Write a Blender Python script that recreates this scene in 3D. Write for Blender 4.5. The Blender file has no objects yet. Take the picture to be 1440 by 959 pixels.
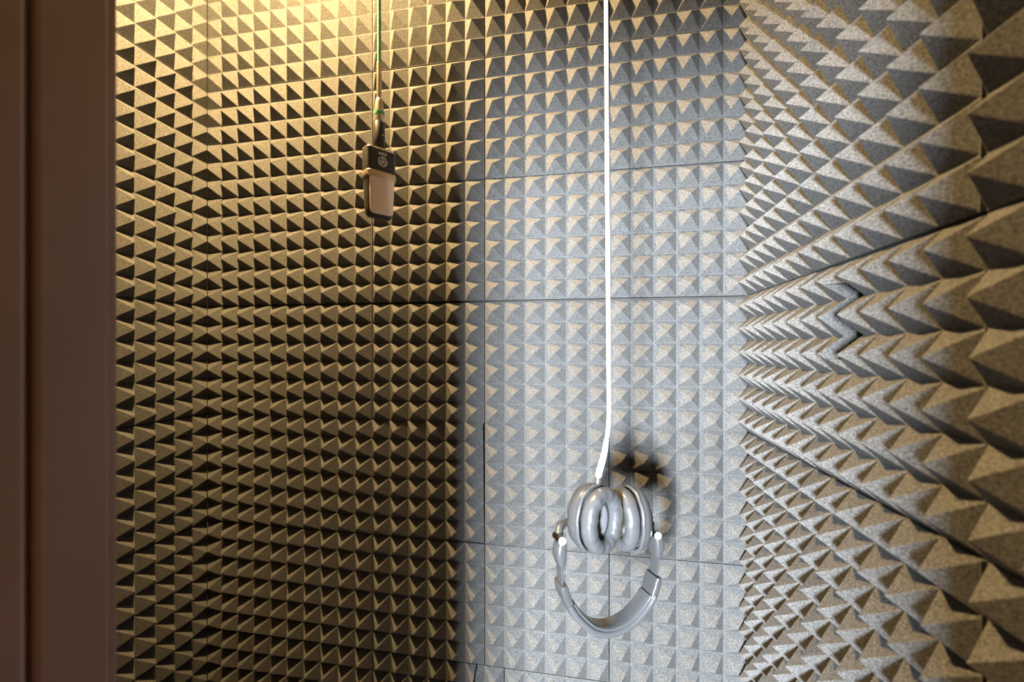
import bpy, bmesh, math, random
from mathutils import Vector, Matrix
random.seed(7)
C = bpy.context.scene.collection
SC = bpy.context.scene
PI = math.pi
R = math.radians

# ------------------------------------------------------------------ layout (metres)
EYE = 1.60                 # camera height above the floor
YAW = R(10.642)            # camera turned this far to the left of the back wall's normal
PITCH = 0.05               # one foam pyramid
PAN = 0.30                 # one foam panel (6 x 6 pyramids)
D = 1.063                  # valley plane of the back wall foam
X0 = -0.268                # one vertical seam of the back wall
XL = X0 - 0.8              # valley plane of the left wall foam
XR = X0 + 0.6              # valley plane of the right wall foam
YR = 1.051                 # where the right wall foam starts
ZS = EYE + 0.117           # one horizontal seam
HGT = 0.0322               # pyramid height
BASE = 0.020               # foam base thickness
CEIL = EYE + 1.12

# ------------------------------------------------------------------ materials
def new_mat(name):
    m = bpy.data.materials.new(name); m.use_nodes = True
    nt = m.node_tree
    return m, nt, nt.nodes['Principled BSDF']

def simple(name, col, rough=0.5, metal=0.0, coat=0.0, noise=0.0, nscale=80, bump=0.0, bscale=200):
    m, nt, b = new_mat(name)
    b.inputs['Base Color'].default_value = (*col, 1)
    b.inputs['Roughness'].default_value = rough
    b.inputs['Metallic'].default_value = metal
    b.inputs['Coat Weight'].default_value = coat
    tc = nt.nodes.new('ShaderNodeTexCoord')
    if noise > 0:
        n = nt.nodes.new('ShaderNodeTexNoise'); n.inputs['Scale'].default_value = nscale; n.inputs['Detail'].default_value = 3
        r = nt.nodes.new('ShaderNodeValToRGB')
        r.color_ramp.elements[0].position = 0.3; r.color_ramp.elements[1].position = 0.7
        r.color_ramp.elements[0].color = (*[c * (1 - noise) for c in col], 1)
        r.color_ramp.elements[1].color = (*[min(1, c * (1 + noise)) for c in col], 1)
        nt.links.new(tc.outputs['Object'], n.inputs['Vector']); nt.links.new(n.outputs['Fac'], r.inputs['Fac'])
        nt.links.new(r.outputs['Color'], b.inputs['Base Color'])
    if bump > 0:
        n2 = nt.nodes.new('ShaderNodeTexNoise'); n2.inputs['Scale'].default_value = bscale; n2.inputs['Detail'].default_value = 2
        bp = nt.nodes.new('ShaderNodeBump'); bp.inputs['Strength'].default_value = bump; bp.inputs['Distance'].default_value = 0.001
        nt.links.new(tc.outputs['Object'], n2.inputs['Vector']); nt.links.new(n2.outputs['Fac'], bp.inputs['Height'])
        nt.links.new(bp.outputs['Normal'], b.inputs['Normal'])
    return m

def foam_mat():
    m, nt, b = new_mat('grey_foam')
    b.inputs['Roughness'].default_value = 0.95
    b.inputs['Specular IOR Level'].default_value = 0.15
    tc = nt.nodes.new('ShaderNodeTexCoord')
    n = nt.nodes.new('ShaderNodeTexNoise'); n.inputs['Scale'].default_value = 400; n.inputs['Detail'].default_value = 2
    n.inputs['Roughness'].default_value = 0.7
    r = nt.nodes.new('ShaderNodeValToRGB')
    e = r.color_ramp.elements
    e[0].position = 0.28; e[0].color = (0.035, 0.035, 0.0345, 1)
    e[1].position = 0.72; e[1].color = (0.135, 0.135, 0.133, 1)
    nt.links.new(tc.outputs['Object'], n.inputs['Vector']); nt.links.new(n.outputs['Fac'], r.inputs['Fac'])
    # worn, dusty patches that differ from panel to panel
    oi = nt.nodes.new('ShaderNodeObjectInfo')
    mr = nt.nodes.new('ShaderNodeMapRange'); mr.inputs['To Min'].default_value = 0.92; mr.inputs['To Max'].default_value = 1.06
    nt.links.new(oi.outputs['Random'], mr.inputs['Value'])
    mx = nt.nodes.new('ShaderNodeVectorMath'); mx.operation = 'SCALE'
    nt.links.new(r.outputs['Color'], mx.inputs[0]); nt.links.new(mr.outputs['Result'], mx.inputs['Scale'])
    nt.links.new(mx.outputs['Vector'], b.inputs['Base Color'])
    bp = nt.nodes.new('ShaderNodeBump'); bp.inputs['Strength'].default_value = 0.35; bp.inputs['Distance'].default_value = 0.0008
    nt.links.new(n.outputs['Fac'], bp.inputs['Height']); nt.links.new(bp.outputs['Normal'], b.inputs['Normal'])
    return m

M = {}
M['foam'] = foam_mat()
M['shell'] = simple('dark_wall_board', (0.03, 0.027, 0.024), 0.8, noise=0.2, nscale=20)
M['ceil'] = simple('ceiling_board', (0.12, 0.115, 0.105), 0.9, noise=0.1, nscale=30)
M['floor'] = simple('floor_carpet', (0.16, 0.09, 0.06), 0.95, noise=0.3, nscale=300, bump=0.4, bscale=600)
M['door'] = simple('brown_painted_wood', (0.25, 0.135, 0.088), 0.30, noise=0.10, nscale=6)
M['silver'] = simple('silver_plastic', (0.085, 0.087, 0.091), 0.26, metal=0.5, coat=0.15)
M['silver_dark'] = simple('grey_plastic', (0.06, 0.06, 0.063), 0.35, metal=0.3)
M['leather'] = simple('silver_leather', (0.060, 0.062, 0.066), 0.30, metal=0.1, coat=0.30, bump=0.25, bscale=220)
M['cloth'] = simple('speaker_cloth', (0.13, 0.137, 0.15), 0.9, noise=0.2, nscale=900)
M['chrome'] = simple('polished_steel', (0.35, 0.35, 0.36), 0.22, metal=1.0)
M['bolt'] = simple('white_cap', (0.85, 0.85, 0.84), 0.3)
M['cord'] = simple('white_rubber', (0.88, 0.87, 0.85), 0.45)
M['black'] = simple('black_matt_metal', (0.018, 0.016, 0.015), 0.38, metal=0.0, noise=0.2, nscale=500)
M['champagne'] = simple('champagne_metal', (0.55, 0.45, 0.31), 0.32, metal=0.75)
M['green'] = simple('green_rubber', (0.10, 0.40, 0.19), 0.5)
M['ink'] = simple('pale_print', (0.92, 0.89, 0.83), 0.5)
M['nickel'] = simple('nickel', (0.65, 0.58, 0.49), 0.25, metal=0.9)

def grille_mat():
    m, nt, b = new_mat('woven_grille')
    b.inputs['Roughness'].default_value = 0.45; b.inputs['Metallic'].default_value = 0.30
    tc = nt.nodes.new('ShaderNodeTexCoord')
    w = nt.nodes.new('ShaderNodeTexWave'); w.wave_type = 'BANDS'; w.bands_direction = 'Z'; w.inputs['Scale'].default_value = 260
    w2 = nt.nodes.new('ShaderNodeTexWave'); w2.wave_type = 'BANDS'; w2.bands_direction = 'X'; w2.inputs['Scale'].default_value = 260
    mul = nt.nodes.new('ShaderNodeMath'); mul.operation = 'ADD'
    r = nt.nodes.new('ShaderNodeValToRGB')
    r.color_ramp.elements[0].position = 0.1; r.color_ramp.elements[0].color = (0.50, 0.36, 0.265, 1)
    r.color_ramp.elements[1].position = 0.6; r.color_ramp.elements[1].color = (0.88, 0.68, 0.52, 1)
    half = nt.nodes.new('ShaderNodeMath'); half.operation = 'MULTIPLY'; half.inputs[1].default_value = 0.5
    nt.links.new(tc.outputs['Object'], w.inputs['Vector']); nt.links.new(tc.outputs['Object'], w2.inputs['Vector'])
    nt.links.new(w.outputs['Fac'], mul.inputs[0]); nt.links.new(w2.outputs['Fac'], mul.inputs[1])
    nt.links.new(mul.outputs[0], half.inputs[0]); nt.links.new(half.outputs[0], r.inputs['Fac'])
    nt.links.new(r.outputs['Color'], b.inputs['Base Color'])
    bp = nt.nodes.new('ShaderNodeBump'); bp.inputs['Strength'].default_value = 0.4; bp.inputs['Distance'].default_value = 0.0006
    nt.links.new(half.outputs[0], bp.inputs['Height']); nt.links.new(bp.outputs['Normal'], b.inputs['Normal'])
    return m
M['grille'] = grille_mat()

# ------------------------------------------------------------------ helpers
def tag(o, label=None, cat=None, group=None, kind=None):
    if label: o['label'] = label
    if cat: o['category'] = cat
    if group: o['group'] = group
    if kind: o['kind'] = kind
    return o

def obj(name, bm, mat, parent=None, smooth=False, sharp=None):
    me = bpy.data.meshes.new(name)
    bmesh.ops.recalc_face_normals(bm, faces=bm.faces[:])
    bm.to_mesh(me); bm.free()
    me.materials.append(mat)
    if smooth:
        for p in me.polygons: p.use_smooth = True
        if sharp is not None: me.set_sharp_from_angle(angle=R(sharp))
    o = bpy.data.objects.new(name, me); C.objects.link(o)
    if parent: o.parent = parent
    return o

def empty(name, loc, rz=0.0):
    o = bpy.data.objects.new(name, None); C.objects.link(o)
    o.location = loc; o.rotation_euler = (0, 0, rz); o.empty_display_size = 0.02
    return o

def add_box(bm, lo, hi, bevel=0.0, seg=2):
    r = bmesh.ops.create_cube(bm, size=1)
    vs = r['verts']
    for v in vs:
        v.co = Vector([lo[i] + (v.co[i] + 0.5) * (hi[i] - lo[i]) for i in range(3)])
    if bevel > 0:
        es = list({e for v in vs for e in v.link_edges})
        bmesh.ops.bevel(bm, geom=es, offset=bevel, segments=seg, profile=0.5, affect='EDGES')

def rings(bm, rr, close=True, cap=True):
    """bridge a list of vertex-coordinate rings into one skin"""
    vr = [[bm.verts.new(c) for c in ring] for ring in rr]
    n = len(vr[0])
    for a, b in zip(vr[:-1], vr[1:]):
        for i in range(n if close else n - 1):
            bm.faces.new((a[i], a[(i + 1) % n], b[(i + 1) % n], b[i]))
    if cap:
        bm.faces.new(vr[0][::-1]); bm.faces.new(vr[-1])
    return vr

def catmull(P, n):
    P = [Vector(p) for p in P]; out = []
    Q = [2 * P[0] - P[1]] + P + [2 * P[-1] - P[-2]]
    for i in range(1, len(Q) - 2):
        for k in range(n):
            t = k / n
            a, b, c, d = Q[i - 1], Q[i], Q[i + 1], Q[i + 2]
            out.append(0.5 * ((2 * b) + (c - a) * t + (2 * a - 5 * b + 4 * c - d) * t * t + (3 * b - a - 3 * c + d) * t ** 3))
    out.append(P[-1]); return out

def add_tube(bm, pts, rad, n=14, cap=True):
    pts = [Vector(p) for p in pts]
    rad = rad if isinstance(rad, (list, tuple)) else [rad] * len(pts)
    ref = None; rr = []
    for i, p in enumerate(pts):
        t = (pts[min(i + 1, len(pts) - 1)] - pts[max(i - 1, 0)]).normalized()
        if ref is None:
            ref = t.orthogonal().normalized()
        ref = (ref - t * ref.dot(t)).normalized(); s = t.cross(ref)
        rr.append([p + (ref * math.cos(2 * PI * k / n) + s * math.sin(2 * PI * k / n)) * rad[i] for k in range(n)])
    rings(bm, rr, cap=cap)

def add_lathe(bm, prof, origin, axis, n=40, sx=1.0, sy=1.0, xdir=None):
    """prof: (radius, height) pairs along axis; sx, sy stretch the circle"""
    a = Vector(axis).normalized(); o = Vector(origin)
    x = Vector(xdir) if xdir is not None else a.orthogonal()
    x = (x - a * x.dot(a)).normalized(); y = a.cross(x)
    rr = [[o + a * h + x * (r * sx * math.cos(2 * PI * k / n)) + y * (r * sy * math.sin(2 * PI * k / n)) for k in range(n)] for r, h in prof]
    rings(bm, rr)

# ------------------------------------------------------------------ foam panels
def foam_mesh(nx, nz, seed, low_x={}, flush=()):
    """front of a foam panel, lying in XY, pyramids along +Z, base from -BASE to 0, centred"""
    rnd = random.Random(seed)
    bm = bmesh.new()
    px = PITCH; g = 0.0012
    W, H = nx * px, nz * px
    e = 0.0007; c = 0.0011; t = 0.0011
    for i in range(nx):
        for j in range(nz):
            x0 = -W / 2 + i * px; x1 = x0 + px; y0 = -H / 2 + j * px; y1 = y0 + px
            if i == 0 and 0 not in flush: x0 += g
            if i == nx - 1 and 1 not in flush: x1 -= g
            if j == 0: y0 += g
            if j == nz - 1: y1 -= g
            h = HGT * (1 + rnd.uniform(-0.025, 0.025))
            if i in low_x: h = low_x[i]
            cx = (x0 + x1) / 2 + rnd.uniform(-1, 1) * 0.0006; cy = (y0 + y1) / 2 + rnd.uniform(-1, 1) * 0.0006
            V = lambda x, y, z: bm.verts.new((x, y, z))
            A = [V(x0, y0, 0), V(x1, y0, 0), V(x1, y1, 0), V(x0, y1, 0)]
            a0, a1, b0, b1 = x0 + e, x1 - e, y0 + e, y1 - e
            zb = 0.0004
            B = [V(a0 + c, b0, zb), V(a1 - c, b0, zb), V(a1, b0 + c, zb), V(a1, b1 - c, zb),
                 V(a1 - c, b1, zb), V(a0 + c, b1, zb), V(a0, b1 - c, zb), V(a0, b0 + c, zb)]
            zt = h - 0.0012; q = t * 0.6
            T = [V(cx - q, cy - t, zt), V(cx + q, cy - t, zt), V(cx + t, cy - q, zt), V(cx + t, cy + q, zt),
                 V(cx + q, cy + t, zt), V(cx - q, cy + t, zt), V(cx - t, cy + q, zt), V(cx - t, cy - q, zt)]
            tip = V(cx, cy, h)
            F = bm.faces.new
            F((A[0], A[1], B[1], B[0])); F((A[1], A[2], B[3], B[2])); F((A[2], A[3], B[5], B[4])); F((A[3], A[0], B[7], B[6]))
            F((A[1], B[2], B[1])); F((A[2], B[4], B[3])); F((A[3], B[6], B[5])); F((A[0], B[0], B[7]))
            for k in range(8):
                F((B[k], B[(k + 1) % 8], T[(k + 1) % 8], T[k])); F((T[k], T[(k + 1) % 8], tip))
    x0, x1, y0, y1 = -W / 2 + g, W / 2 - g, -H / 2 + g, H / 2 - g
    bmesh.ops.remove_doubles(bm, verts=bm.verts[:], dist=1e-6)
    # skirt down to the back
    edges = [e_ for e_ in bm.edges if e_.is_boundary]
    r = bmesh.ops.extrude_edge_only(bm, edges=edges)
    nv = [v for v in r['geom'] if isinstance(v, bmesh.types.BMVert)]
    for v in nv: v.co.z = -BASE
    be = [e_ for e_ in bm.edges if e_.is_boundary]
    bmesh.ops.contextual_create(bm, geom=be)
    return bm

def mesh_from(bm, name):
    me = bpy.data.meshes.new(name)
    bmesh.ops.recalc_face_normals(bm, faces=bm.faces[:])
    bm.to_mesh(me); bm.free(); me.materials.append(M['foam']); return me

FULL = [mesh_from(foam_mesh(6, 6, s), 'foam_panel') for s in (1, 2, 3, 4)]
CORNER_BACK = [mesh_from(foam_mesh(4, 6, s, low_x={0: 0.0243}, flush=(0,)), 'foam_panel') for s in (5, 6)]
END_BACK = [mesh_from(foam_mesh(6, 6, s, low_x={5: 0.0275}), 'foam_panel') for s in (9, 10)]
END_RIGHT = [mesh_from(foam_mesh(6, 6, s, low_x={0: 0.0275}), 'foam_panel') for s in (12, 13)]
CORNER_LEFT = [mesh_from(foam_mesh(6, 6, s, low_x={5: 0.0243}), 'foam_panel') for s in (7, 8)]

ORD = ['top', 'second', 'third', 'fourth', 'fifth', 'sixth', 'seventh', 'eighth']
WALLROT = {'back': Matrix(((1, 0, 0), (0, 0, -1), (0, 1, 0))),      # local x -> X, y -> Z, z -> -Y
           'left': Matrix(((0, 0, 1), (1, 0, 0), (0, 1, 0))),       # local x -> Y, y -> Z, z -> +X
           'right': Matrix(((0, 0, -1), (-1, 0, 0), (0, 1, 0)))}    # local x -> -Y, y -> Z, z -> -X
for k_, m_ in WALLROT.items(): assert m_.determinant() > 0, k_

def panel(me, wall, u, z, label, group, lift=0.0, tilt=(0, 0, 0), sx=1.0):
    o = bpy.data.objects.new('foam_panel', me); C.objects.link(o)
    loc = {'back': (u, D, z), 'left': (XL, u, z), 'right': (XR, u, z)}[wall]
    mat = WALLROT[wall].to_4x4()
    o.matrix_world = Matrix.Translation(loc) @ mat @ Matrix.Translation((0, 0, lift)) @ \
        Matrix.Rotation(tilt[2], 4, 'Z') @ Matrix.Rotation(tilt[0], 4, 'X') @ Matrix.Rotation(tilt[1], 4, 'Y') @ Matrix.Diagonal((sx, 1, 1, 1))
    return tag(o, label, 'foam panel', group)

rj = random.Random(11)
BCOL = ['at left end', 'second from left end', 'in middle column', 'fourth from left end', 'at right end']
BTONE = {  # how each panel looks in the light
    (0, 2): 'glowing tan', (1, 2): 'brightest washed-out tan', (2, 2): 'tan', (3, 2): 'brown and black', (4, 2): 'brown and grey'}
for r_, k in enumerate(range(2, -5, -1)):
    z = ZS + PAN * k + PAN / 2
    for c in range(5):
        u = XL + 0.1 if c == 0 else X0 - 0.6 + PAN * (c - 1) + PAN / 2
        me = CORNER_BACK[(r_ + c) % 2] if c == 0 else (END_BACK[r_ % 2] if c == 4 else FULL[rj.randrange(4)])
        tone = BTONE.get((c, k)) or ('half-dark' if (c == 2 and k < 1) else ('dark tan and black' if c < 3 else 'pale grey'))
        where = BCOL[c] + ' of back wall, ' + ORD[r_] + ' row'
        if (c, k) == (2, 1): where += ', by microphone'
        if (c, k) == (3, -2): where += ', behind headphones'
        if (c, k) == (3, -3): where += ', behind headband'
        if r_ == 6: where = BCOL[c] + ' of back wall, lowest row'
        lab = f'{tone} foam panel {where}'
        tl = (rj.uniform(-1, 1) * 0.0022, rj.uniform(-1, 1) * 0.0022, rj.uniform(-1, 1) * 0.0020)
        lift = rj.uniform(0, 0.0012)
        if (c, k) == (2, -2): tl = (0, 0, 0.009); u -= 0.0022
        if (c, k) in ((3, -1), (3, -2)): lift += 0.0015
        sx = 1.0
        if k == -1: z -= 0.0010
        if k == -4:                                  # the lowest row was cut differently
            tl = (0, 0, 0)
            if c == 2:
                fb = foam_mesh(6, 6, 61)
                bmesh.ops.bisect_plane(fb, geom=fb.verts[:] + fb.edges[:] + fb.faces[:], plane_co=(0.15 - 0.0222, 0, 0), plane_no=(1, 0, 0), clear_outer=True)
                bmesh.ops.holes_fill(fb, edges=[e for e in fb.edges if e.is_boundary], sides=0)
                me = mesh_from(fb, 'foam_panel')
            if c == 3: u = X0 + 0.049 + PAN / 2
            if c == 4: me = mesh_from(foam_mesh(5, 6, 41, low_x={4: 0.0275}), 'foam_panel'); u = XR - 0.125
        panel(me, 'back', u, z, lab, 'foam panels on the back wall', lift, tl, sx)

# narrow offcut that fills the gap in the lowest row
bm = foam_mesh(2, 6, 51)
bmesh.ops.bisect_plane(bm, geom=bm.verts[:] + bm.edges[:] + bm.faces[:], plane_co=(-0.0175, 0, 0), plane_no=(-1, 0, 0), clear_outer=True)
bmesh.ops.holes_fill(bm, edges=[e for e in bm.edges if e.is_boundary], sides=0)
panel(mesh_from(bm, 'foam_panel'), 'back', X0 + 0.049 - 0.0502, ZS - PAN * 4 + PAN / 2,
      'narrow grey foam offcut between two panels of the lowest row on back wall', 'foam panels on the back wall')

for r_, k in enumerate(range(2, -5, -1)):
    z = ZS + PAN * k + PAN / 2
    for c in range(1):
        tone = 'golden' if k > 0 else ('dim tan' if k > -2 else 'dark brown')
        where = 'on left wall beside the brown door, ' + ORD[r_] + ' row'
        if r_ == 6: where = 'on left wall beside the brown door, lowest row'
        panel(CORNER_LEFT[r_ % 2], 'left', D - 0.0008 - PAN * c - PAN / 2, z, f'{tone} foam panel {where}',
              'foam panels on the left wall', 0, (rj.uniform(-1, 1) * 0.0006, 0, 0))

# right wall
RCOL = ['beside back corner', 'second from back corner', 'nearest the camera']
def right_panel(me, c, k, y=None, lab=None, lift=0.0, tilt=None):
    r_ = 2 - k
    z = ZS + PAN * k + PAN / 2
    y = YR - PAN * c - PAN / 2 if y is None else y
    tone = ['pale grey', 'grey and orange', 'warm brown'][c]
    tl = (rj.uniform(-1, 1) * 0.003, rj.uniform(-1, 1) * 0.003, rj.uniform(-1, 1) * 0.002) if tilt is None else tilt
    lab = lab or f'{tone} pyramid foam panel on right wall, {RCOL[c]}, {ORD[r_]} row'
    return panel(me, 'right', y, z, lab, 'foam panels on the right wall', lift, tl)

for k in range(2, -5, -1):
    for c in range(3):
        if c == 2 and k == 2: continue
        if (c, k) == (1, -1):
            # the panel with the torn slit: cut by a wavy upright notch
            bm = foam_mesh(6, 6, 31)
            me = mesh_from(bm, 'foam_panel')
            o = right_panel(me, 1, -1, lab='grey pyramid foam panel on the right wall with a dark torn slit in it', tilt=(0, 0, 0))
            cb = bmesh.new()
            prof = []
            xs = -0.15 + (0.751 - 0.674)      # local x of the slit's far edge (local x runs toward the camera)
            top, bot = 0.150 - 0.030, 0.150 - 0.132
            N = 12
            left = [(xs + 0.004 * math.sin(i / N * PI * 2.1) + 0.008 * (0.5 - 0.5 * math.cos(i / N * 4 * PI)) * 0.35, top + (bot - top) * i / N) for i in range(N + 1)]
            rightp = [(xs + 0.046 + 0.003 * math.sin(i / N * PI * 3) - 0.012 * (0.5 - 0.5 * math.cos(i / N * 4 * PI)) * 0.35, top + (bot - top) * i / N) for i in range(N + 1)]
            ring = left + rightp[::-1]
            rings(cb, [[(x, y, -0.03) for x, y in ring], [(x, y, 0.05) for x, y in ring]])
            cut = obj('slit_cutter', cb, M['foam']); cut.matrix_world = o.matrix_world.copy()
            md = o.modifiers.new('slit', 'BOOLEAN'); md.object = cut; md.operation = 'DIFFERENCE'; md.solver = 'EXACT'
            bpy.context.view_layer.update()
            dg = bpy.context.evaluated_depsgraph_get()
            nm = bpy.data.meshes.new_from_object(o.evaluated_get(dg)); nm.name = 'foam_panel'
            o.modifiers.remove(md); o.data = nm
            bpy.data.objects.remove(cut)
            continue
        tilt = None; lift = rj.uniform(0, 0.002)
        if (c, k) == (1, 0): tilt = (-0.012, 0.0, 0.004); lift = 0.003     # its lower edge curls away from the wall
        if (c, k) == (1, -2): tilt = (0.010, 0, 0); lift = 0.002
        right_panel(END_RIGHT[k % 2] if c == 0 else FULL[rj.randrange(4)], c, k, lift=lift, tilt=tilt)

# ------------------------------------------------------------------ the booth shell
def struct(name, lo, hi, mat, bevel=0.0):
    bm = bmesh.new(); add_box(bm, lo, hi, bevel)
    return tag(obj(name, bm, mat), kind='structure')
g = BASE + 0.004
struct('wall_back', (XL - g - 0.08, D + g, 0), (XR + g + 0.08, D + g + 0.08, CEIL), M['shell'])
struct('wall_left', (XL - g - 0.08, -0.30, 0), (XL - g, D + g, CEIL), M['shell'])
struct('wall_right', (XR + g, -0.30, 0), (XR + g + 0.08, D + g, CEIL), M['shell'])
struct('floor', (-2.6, -3.0, -0.06), (2.6, D + g + 0.08, 0), M['floor'])
struct('ceiling', (XL - g - 0.08, -0.36, CEIL), (XR + g + 0.08, D + g + 0.08, CEIL + 0.06), M['ceil'])
zb_ = ZS - 4 * PAN - 0.001
struct('baseboard_back', (XL, D + 0.002, 0), (XR, D + g, zb_), M['shell'])
struct('baseboard_left', (XL - g, 0.75, 0), (XL - 0.002, D, zb_), M['shell'])
struct('baseboard_right', (XR + 0.002, 0.15, 0), (XR + g, YR, zb_), M['shell'])
# unseen front wall behind the camera, doorway edges set to shape the hall light
DL, DR, DH = -0.425, 0.005, EYE + 0.244
bm = bmesh.new()
DT = EYE + 0.42
add_box(bm, (XL - g - 0.08, -0.36, 0), (-0.400, -0.30, CEIL))
add_box(bm, (DR, -0.36, 0), (XR + g + 0.08, -0.30, CEIL))
add_box(bm, (-0.375, -0.36, DH), (DR, -0.30, CEIL))
add_box(bm, (-0.400, -0.36, DT + 0.01), (-0.375, -0.30, CEIL))
tag(obj('wall_front', bm, M['shell']), kind='structure')
# brown door leaf standing open along the left of the doorway
bm = bmesh.new()
JX, JY = -0.377, 0.2935
GY = 0.377 / 1.597
add_box(bm, (-0.423, -0.299, 0.004), (JX, GY - 0.0022, DT), 0.004)
add_box(bm, (-0.423, GY - 0.004, 0.004), (JX - 0.006, GY + 0.004, DT))
add_box(bm, (-0.423, GY + 0.0022, 0.004), (JX, JY - 0.0080, DT), 0.003)
add_box(bm, (-0.420, JY - 0.0095, 0.004), (JX - 0.003, JY, DT), 0.002)
tag(obj('door_1', bm, M['door']), kind='structure')

# ------------------------------------------------------------------ where a thing hangs, seen from the eye point
RV = Vector((math.cos(YAW), math.sin(YAW), 0)); FV = Vector((-math.sin(YAW), math.cos(YAW), 0))
def spot(right, up, fwd): return Vector((0, 0, EYE)) + RV * right + FV * fwd + Vector((0, 0, up))

# ------------------------------------------------------------------ headphones, hanging upside down on their cord
S = 0.69 / 623
BETA = R(18)
HP = spot((857 - 720) * S, (489.8 - 728) * S, 0.69)
hp = empty('headphones', HP, YAW + BETA)
tag(hp, 'silver over-ear headphones hanging upside down on a white cord', 'headphones')
def cam_dir(x, y, z=0.0):
    """direction given as (image right, away, up) -> headphone frame"""
    v = Vector((x, y, z)); return Matrix.Rotation(-BETA, 3, 'Z') @ v
def loc_px(px, py, d=0.0):
    s = (0.69 + d) / 623
    return Matrix.Rotation(-BETA, 3, 'Z') @ Vector(((px - 720) * s - (857 - 720) * S, d, (489.8 - py) * s - (489.8 - 728) * S))

def oval(n, a, b, p=2.0):
    out = []
    for k in range(n):
        t = 2 * PI * k / n; c_, s_ = math.cos(t), math.sin(t)
        out.append((a * math.copysign(abs(c_) ** (2 / p), c_), b * math.copysign(abs(s_) ** (2 / p), s_)))
    return out

def ear_cup(side, ctr, ang, deep):
    ax = cam_dir(math.sin(ang), -math.cos(ang)).normalized()        # from the shell toward the cushion
    up = Vector((0, 0, 1)); xd = up.cross(ax).normalized()
    N = 64
    def ringat(a, b, h, dx=0, dz=0, p=2.15):
        return [ctr + ax * h + xd * (x + dx) + up * (z + dz) for x, z in oval(N, a, b, p)]
    bm = bmesh.new()                                                # shell: shallow dome with a stepped rim
    prof = [(0.006, 0.010, -0.0235), (0.018, 0.024, -0.0230), (0.0215, 0.028, -0.0215), (0.0225, 0.030, -0.0190), (0.0275, 0.036, -0.0178),
            (0.0385, 0.0465, -0.0130), (0.0415, 0.0495, -0.0075), (0.0425, 0.0505, -0.004), (0.042, 0.050, -0.001), (0.036, 0.045, 0.001)]
    rings(bm, [ringat(a, b, h * deep) for a, b, h in prof])
    cup = obj('ear_cup', bm, M['silver'], hp, True, 40)
    bm = bmesh.new()                                                # gathered rim of the cushion cover
    rr = []
    for q in range(10):
        w = 2 * PI * q / 10
        rr.append(ringat(0.0412 + 0.0026 * math.cos(w), 0.0492 + 0.0026 * math.cos(w), 0.0025 + 0.0030 * math.sin(w)))
    rr.append(rr[0]); rings(bm, rr, cap=False); bmesh.ops.remove_doubles(bm, verts=bm.verts[:], dist=1e-6)
    for v in bm.verts:                                              # stitched puckers
        d = v.co - ctr; th = math.atan2(d.dot(up), d.dot(xd))
        v.co += ax * 0.0005 * math.sin(th * 60)
    obj('cushion_rim', bm, M['leather'], cup, True)
    bm = bmesh.new(); rr = []                                       # cushion: fat oval ring, squashed
    for q in range(22):
        w = 2 * PI * q / 22
        cw, sw = math.cos(w), math.sin(w)
        tr = 0.0108; th_ = 0.0115
        cw2 = math.copysign(abs(cw) ** 0.85, cw); sw2 = math.copysign(abs(sw) ** 0.85, sw)
        rr.append(ringat(0.0308 + tr * cw2, 0.0385 + tr * cw2, 0.0165 + th_ * sw2))
    rr.append(rr[0]); rings(bm, rr, cap=False); bmesh.ops.remove_doubles(bm, verts=bm.verts[:], dist=1e-6)
    rnd = random.Random(3 + side)
    ph = [rnd.uniform(0, 6) for _ in range(4)]
    for v in bm.verts:                                              # soft folds of the cover
        d = v.co - ctr; th = math.atan2(d.dot(up), d.dot(xd)); hh = d.dot(ax)
        k = 0.0005 * (math.sin(th * 9 + ph[0]) + math.sin(th * 17 + ph[1])) * (1 if hh > 0.01 else 0.4)
        v.co += ax * k
    obj('ear_cushion', bm, M['leather'], cup, True)
    bm = bmesh.new()
    rings(bm, [ringat(0.0205, 0.0285, 0.004), ringat(0.0202, 0.0282, 0.0135), ringat(0.012, 0.018, 0.0155)])
    obj('speaker_cloth', bm, M['cloth'], cup, True)
    return cup, ax, xd

cL, axL, xdL = ear_cup(0, loc_px(835, 727.5, -0.014), R(41), 1.5)
cR, axR, xdR = ear_cup(1, loc_px(889, 728, 0.030), R(-76), 1.0)

# headband: padded arc between two plastic ends
BAND = [(.0815, -.080), (.0800, -.098), (.0745, -.119), (.0625, -.140), (.0390, -.161), (.0200, -.1695), (-.0010, -.1725), (-.0210, -.1685), (-.0390, -.158), (-.0610, -.134), (-.0740, -.110), (-.0800, -.092), (-.0815, -.078)]
path = catmull([(u * 1.035, 0, z) for u, z in BAND], 8)
L = [0.0]
for a, b in zip(path[:-1], path[1:]): L.append(L[-1] + (b - a).length)
def band_part(name, mat, s0, s1, thick, width, off, p=3.0, crease=0.0, nsub=1):
    bm = bmesh.new(); rr = []; N = 28
    idx = [i for i in range(len(path)) if s0 <= L[i] / L[-1] <= s1]
    for n_, i in enumerate(idx):
        t = (path[min(i + 1, len(path) - 1)] - path[max(i - 1, 0)]).normalized()
        nrm = Vector((t.z, 0, -t.x))                                # toward the middle or away
        inward = Vector((0, 0, -0.075)) - path[i]
        if nrm.dot(inward) < 0: nrm = -nrm
        f = min(1.0, 0.72 + 0.28 * min(n_, len(idx) - 1 - n_) / 3)
        rr.append([path[i] + nrm * (off + a * f) + Vector((0, 1, 0)) * b for a, b in oval(N, thick / 2, width / 2, p)])
    rings(bm, rr)
    return obj(name, bm, mat, hp, True, 50)
hb = band_part('headband', M['leather'], 0.165, 0.865, 0.0125, 0.036, 0.0, 3.2)
pd = band_part('headband_pad', M['leather'], 0.18, 0.85, 0.007, 0.0310, 0.0068, 2.6)
pd.parent = hb
for s0, s1 in ((0.07, 0.20), (0.83, 0.97)):
    band_part('band_end', M['silver_dark'], s0, s1, 0.0125, 0.032, 0.001, 6)

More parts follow.
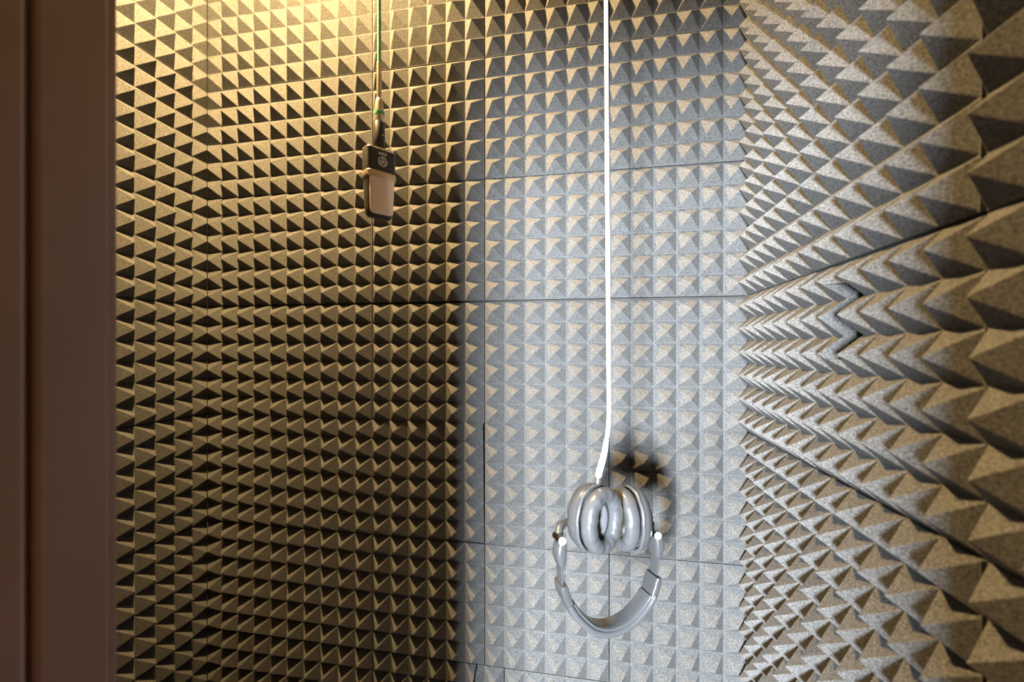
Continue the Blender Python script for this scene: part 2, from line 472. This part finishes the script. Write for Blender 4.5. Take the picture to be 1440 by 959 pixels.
for sg in (1, -1):
    # steel slider strip between the band end and the hinge
    bm = bmesh.new()
    zs = [-.098, -.084, -.068, -.050]
    xs_ = [.0788, .0812, .0820, .0818]
    rings(bm, [[(sg * x * 1.03 + a, b, z) for a, b in oval(16, 0.0017, 0.0095, 6)] for x, z in zip(xs_, zs)])
    obj('slider', bm, M['silver'], hp, True, 40)
    # hinge: a folded knuckle with a white capped bolt
    bm = bmesh.new()
    kp = [(.0815, -.058), (.0828, -.045), (.0822, -.032), (.0800, -.021)]
    hw = [.0115, .0135, .0130, .0105]; ht = [.0052, .0082, .0080, .0058]
    rings(bm, [[(sg * x * 1.03 + a, b - 0.001, z) for a, b in oval(24, t_, w_, 4)] for (x, z), t_, w_ in zip([(a, b - (0.010 if sg > 0 else 0)) for a, b in kp], ht, hw)])
    hin = obj('hinge', bm, M['silver'], hp, True, 45)
    bm = bmesh.new()
    add_lathe(bm, [(0.0056, -0.017), (0.0060, -0.016), (0.0060, 0.006), (0.0054, 0.007)], ((0.0760 if sg > 0 else -0.0880), 0, (-0.0310 if sg > 0 else -0.0175)), (0, 1, 0), 28)
    obj('hinge_barrel', bm, M['chrome'], hin, True, 40)
    bm = bmesh.new()
    add_lathe(bm, [(0.0050, -0.0196), (0.0056, -0.0188), (0.0056, -0.0165)], ((0.0760 if sg > 0 else -0.0880), 0, (-0.0310 if sg > 0 else -0.0175)), (0, 1, 0), 28)
    obj('bolt_cap', bm, M['bolt'], hin, True, 40)
    # yoke: forked arm from the hinge to the back of its cup
    ctr, ax, xd = (loc_px(835, 727.5, -0.014), axL, xdL) if sg < 0 else (loc_px(889, 728, 0.030), axR, xdR)
    bk = ctr - ax * (0.0235 * (1.45 if sg < 0 else 1.0))
    bm = bmesh.new()
    p0 = Vector(((0.0745 if sg > 0 else -0.0860), 0, (-0.030 if sg > 0 else -0.017)))
    pts = catmull([p0, p0.lerp(bk, 0.35) + Vector((sg * 0.006, 0.002, 0.002)), bk + Vector((sg * 0.004, 0.0, -0.012)) - ax * 0.002, bk - ax * 0.0015 + Vector((0, 0, 0.004))], 8)
    add_tube(bm, pts, [0.0065 - 0.0018 * i / len(pts) for i in range(len(pts))], 16)
    obj('yoke', bm, M['silver_dark'], hp, True, 50)
    bm = bmesh.new()
    q = 1.25 if sg < 0 else 1.0
    add_lathe(bm, [(0.0105 * q, 0.0), (0.0125 * q, 0.002), (0.0125 * q, 0.006 * q), (0.010 * q, 0.009 * q)], bk + ax * 0.001, -ax, 32, 1.0, 1.35, xd)
    obj('pivot_disc', bm, M['silver_dark'], hp, True, 40)

# cord: straight up to the ceiling from the left cup's top
top = loc_px(841, 676, -0.012)
bm = bmesh.new()
add_lathe(bm, [(0.0050, -0.004), (0.0053, 0.0), (0.0053, 0.004), (0.0042, 0.005)], top, (0.15, 0, 1), 24)
obj('cord_socket', bm, M['silver'], hp, True, 40)
a1 = loc_px(842.5, 664, -0.012); a2 = loc_px(848, 645, -0.011); a3 = loc_px(853, 618, -0.010); a4 = loc_px(856, 590, -0.010)
bm = bmesh.new()
pts = catmull([top + Vector((0.0005, 0, 0.004)), a1, a2 - (a2 - a1) * 0.06], 8)
add_tube(bm, pts, [0.0026 + 0.0022 * min(1, i / 4) for i in range(len(pts))], 18)
pts = catmull([a2, a2.lerp(a3, 0.5) + Vector((0.0006, 0, 0)), a3], 8)
add_tube(bm, pts, [0.0046 - 0.0010 * (i / len(pts)) for i in range(len(pts))], 18)
obj('cord_boot', bm, M['cord'], hp, True, 40)
bm = bmesh.new()
zc = CEIL - HP.z
dx = loc_px(854.2, 300, -0.010); dx2 = loc_px(852.3, 0, -0.010)
far = dx2 + (dx2 - dx) * ((zc - dx2.z) / (dx2.z - dx.z))
pts = catmull([a2, a3, a4, loc_px(856, 520, -0.010), dx, dx2, far], 14)
add_tube(bm, pts, 0.0030, 16)
obj('cord', bm, M['cord'], hp, True, 60)

# ------------------------------------------------------------------ microphone, hanging upside down
FM = 0.76; SM = FM / 623
MP = spot((533 - 720) * SM, (489.8 - 212.5) * SM, FM)          # top of the housing (the foot end)
to_cam = Vector((-MP.x, -MP.y, 0)).normalized()
ang0 = math.atan2(to_cam.y, to_cam.x) + R(26)
mic = empty('microphone', MP, ang0 + PI / 2)                 # local -Y is the front
tag(mic, 'black and champagne studio microphone hanging upside down from a green cable', 'microphone')
def rrect(w, d, r, n=6):
    out = []
    for cx, cy, a0 in ((w / 2 - r, d / 2 - r, 0), (-w / 2 + r, d / 2 - r, 90), (-w / 2 + r, -d / 2 + r, 180), (w / 2 - r, -d / 2 + r, 270)):
        for k in range(n + 1):
            a = R(a0 + 90 * k / n); out.append((cx + r * math.cos(a), cy + r * math.sin(a)))
    return out
def prism(levels, r):
    bm = bmesh.new()
    rings(bm, [[(x, y, z) for x, y in rrect(w, d, min(r, w / 2 - 1e-4, d / 2 - 1e-4))] for w, d, z in levels])
    return bm
W_, D_ = 0.0520, 0.0270
obj('housing', prism([(W_ - .010, D_ - .008, 0.0012), (W_ - .003, D_ - .003, 0.0), (W_, D_, -0.0025), (W_, D_, -0.0400)], 0.007), M['black'], mic, True, 35)
bm = prism([(W_ - .0010, D_ - .0010, 0.0004), (W_ - .0004, D_ - .0004, 0.0000), (W_ + .0004, D_ + .0004, -0.0016), (W_ + .0002, D_ + .0002, -0.0026)], 0.0072)
obj('rim', bm, M['nickel'], mic, True, 35)
obj('ring', prism([(W_ + .0012, D_ + .0012, -0.0395), (W_ + .0020, D_ + .0020, -0.0402), (W_ + .0020, D_ + .0020, -0.0495), (W_ + .0008, D_ + .0008, -0.0505)], 0.0076), M['champagne'], mic, True, 35)
frame = obj('grille_frame', prism([(W_ - .002, D_ - .001, -0.050), (W_ - .002, D_ - .001, -0.052), (W_ - .005, D_ - .004, -0.100), (W_ - .006, D_ - .006, -0.110), (W_ - .010, D_ - .011, -0.1148), (W_ - .018, D_ - .018, -0.1162)], 0.0085), M['black'], mic, True, 35)
for sy in (-1, 1):                                            # woven grille plates, front and back
    bm = bmesh.new(); rr = []
    for k, (ins, dep) in enumerate(((0, 0.0), (0.0006, 0.0016), (0.004, 0.0026), (0.014, 0.0032))):
        ring = []
        w0, w1, zt, zb, r = 0.0228 - ins, 0.0212 - ins, -0.0508, -0.1115 + ins, max(0.0075 - ins, 0.002)
        pts_ = [(-w0, zt)]
        for q in range(7):
            a = R(180 + 90 * q / 6); pts_.append((-w1 + r + r * math.cos(a), zb + r + r * math.sin(a)))
        for q in range(7):
            a = R(270 + 90 * q / 6); pts_.append((w1 - r + r * math.cos(a), zb + r + r * math.sin(a)))
        pts_.append((w0, zt))
        for x, z in pts_:
            lean = (z - zt) / (zb - zt)
            ring.append((x, sy * (D_ / 2 - 0.0022 - 0.0022 * lean + dep), z))
        rr.append(ring)
    rings(bm, rr)
    obj('grille', bm, M['grille'], mic, True, 35)
bm = bmesh.new()
add_lathe(bm, [(0.0098, 0.0), (0.0104, 0.001), (0.0102, 0.020), (0.0095, 0.0475), (0.0088, 0.0485)], (0, 0, 0), (0, 0, 1), 36)
obj('foot', bm, M['black'], mic, True, 40)
bm = bmesh.new()
add_lathe(bm, [(0.0012, 0.0), (0.0012, 0.0006)], (0.002, -0.0098, 0.024), (0, -1, 0), 12)
obj('screw', bm, M['nickel'], mic, True, 40)
# badge: ring with three small interlocking loops, printed upside down with the housing
bm = bmesh.new()
def torus(bm, c, r, t, y, n=36):
    rr = [[(c[0] + (r + t * math.cos(2 * PI * q / 8)) * math.cos(2 * PI * k / n), y + t * 0.7 * math.sin(2 * PI * q / 8), c[1] + (r + t * math.cos(2 * PI * q / 8)) * math.sin(2 * PI * k / n)) for k in range(n)] for q in range(8)]
    rr.append(rr[0]); rings(bm, rr, cap=False)
yb = -D_ / 2 - 0.0001
torus(bm, (0.0, -0.0225), 0.0076, 0.00060, yb)
for k in range(3):
    a = R(90 + 120 * k); torus(bm, (0.0026 * math.cos(a), -0.0225 + 0.0026 * math.sin(a)), 0.0026, 0.00045, yb, 20)
bmesh.ops.remove_doubles(bm, verts=bm.verts[:], dist=1e-7)
obj('badge', bm, M['ink'], mic, True)
cu = bpy.data.curves.new('lettering', 'FONT'); cu.body = 'C214'; cu.size = 0.0066; cu.extrude = 0.0002; cu.align_x = 'CENTER'; cu.align_y = 'CENTER'
cu.offset = 0.00012
cu.materials.append(M['ink'])
tmp = bpy.data.objects.new('print', cu); C.objects.link(tmp); bpy.context.view_layer.update()
tm = bpy.data.meshes.new_from_object(tmp.evaluated_get(bpy.context.evaluated_depsgraph_get()))
bpy.data.objects.remove(tmp); bpy.data.curves.remove(cu)
tm.name = 'lettering'
tx = bpy.data.objects.new('lettering', tm); C.objects.link(tx); tx.parent = mic
tx.location = (0, yb, -0.0092); tx.rotation_euler = (R(90), R(180), 0)

# cable with its plug, a thing of its own
cab = empty('microphone_cable', MP + Vector((0, 0, 0.0485)), ang0 + PI / 2)
tag(cab, 'green cable with champagne plug running up from the microphone', 'cable')
bm = bmesh.new()
add_lathe(bm, [(0.0082, 0.0005), (0.0088, 0.0012), (0.0086, 0.0215), (0.0080, 0.024)], (0, 0, 0), (0, 0, 1), 36)
plug = obj('plug', bm, M['nickel'], cab, True, 40)
bm = bmesh.new()
add_lathe(bm, [(0.0086, 0.0120), (0.0092, 0.0125), (0.0092, 0.0180), (0.0086, 0.0186)], (0, 0, 0), (0, 0, 1), 36)
obj('coding_ring', bm, M['green'], plug, True, 40)
bm = bmesh.new()
add_lathe(bm, [(0.0080, 0.0235), (0.0078, 0.026), (0.0066, 0.034), (0.0056, 0.040), (0.0044, 0.0415)], (0, 0, 0), (0, 0, 1), 36)
obj('strain_relief', bm, M['champagne'], plug, True, 40)
bm = bmesh.new()
add_lathe(bm, [(0.0042, 0.040), (0.0042, 0.102), (0.0040, 0.103)], (0, 0, 0), (0, 0, 1), 24)
obj('sleeve', bm, M['nickel'], cab, True, 40)
bm = bmesh.new()
zt = CEIL - (MP.z + 0.0485)
add_tube(bm, catmull([(0, 0, 0.100), (0.0003, 0, 0.13), (0.0002, 0, 0.2), (-0.0005, 0, 0.3), (0, 0, zt)], 8), 0.0031, 16)
obj('cord', bm, M['green'], cab, True, 60)

# ------------------------------------------------------------------ light
def light(name, kind, loc, energy, col, **kw):
    l = bpy.data.lights.new(name, kind); l.energy = energy; l.color = col
    for k, v in kw.items(): setattr(l, k, v)
    o = bpy.data.objects.new(name, l); C.objects.link(o); o.location = loc
    return o
light('booth_lamp', 'POINT', (-0.635, 0.625, EYE + 1.0), 195.0, (1.0, 0.66, 0.28), shadow_soft_size=0.035)
cool = light('hall_light', 'AREA', (-0.55, -2.0, EYE - 0.176), 840.0, (0.84, 0.92, 1.0), shape='RECTANGLE', size=0.26, size_y=0.62)
aim = Vector((0.05, 1.0, EYE - 0.12)) - cool.location
cool.rotation_euler = aim.to_track_quat('-Z', 'Y').to_euler()

w = bpy.data.worlds.new('world'); SC.world = w; w.use_nodes = True
w.node_tree.nodes['Background'].inputs['Color'].default_value = (1.0, 0.72, 0.48, 1)
w.node_tree.nodes['Background'].inputs['Strength'].default_value = 0.30

# ------------------------------------------------------------------ camera
cd = bpy.data.cameras.new('camera'); co = bpy.data.objects.new('camera', cd); C.objects.link(co)
co.location = (0, 0, EYE); co.rotation_euler = (R(90), 0, YAW)
cd.sensor_width = 36; cd.lens = 36 * 623 / 1440; cd.shift_y = 10.3 / 1440
cd.clip_start = 0.01; cd.clip_end = 50
cd.dof.use_dof = True; cd.dof.focus_distance = 0.88; cd.dof.aperture_fstop = 3.2
SC.camera = co
SC.view_settings.view_transform = 'Standard'; SC.view_settings.look = 'None'
SC.view_settings.exposure = 0.0; SC.view_settings.gamma = 1.0; SC.view_settings.use_curve_mapping = False
SC.cycles.use_denoising = True
SC.cycles.max_bounces = 8; SC.cycles.diffuse_bounces = 5
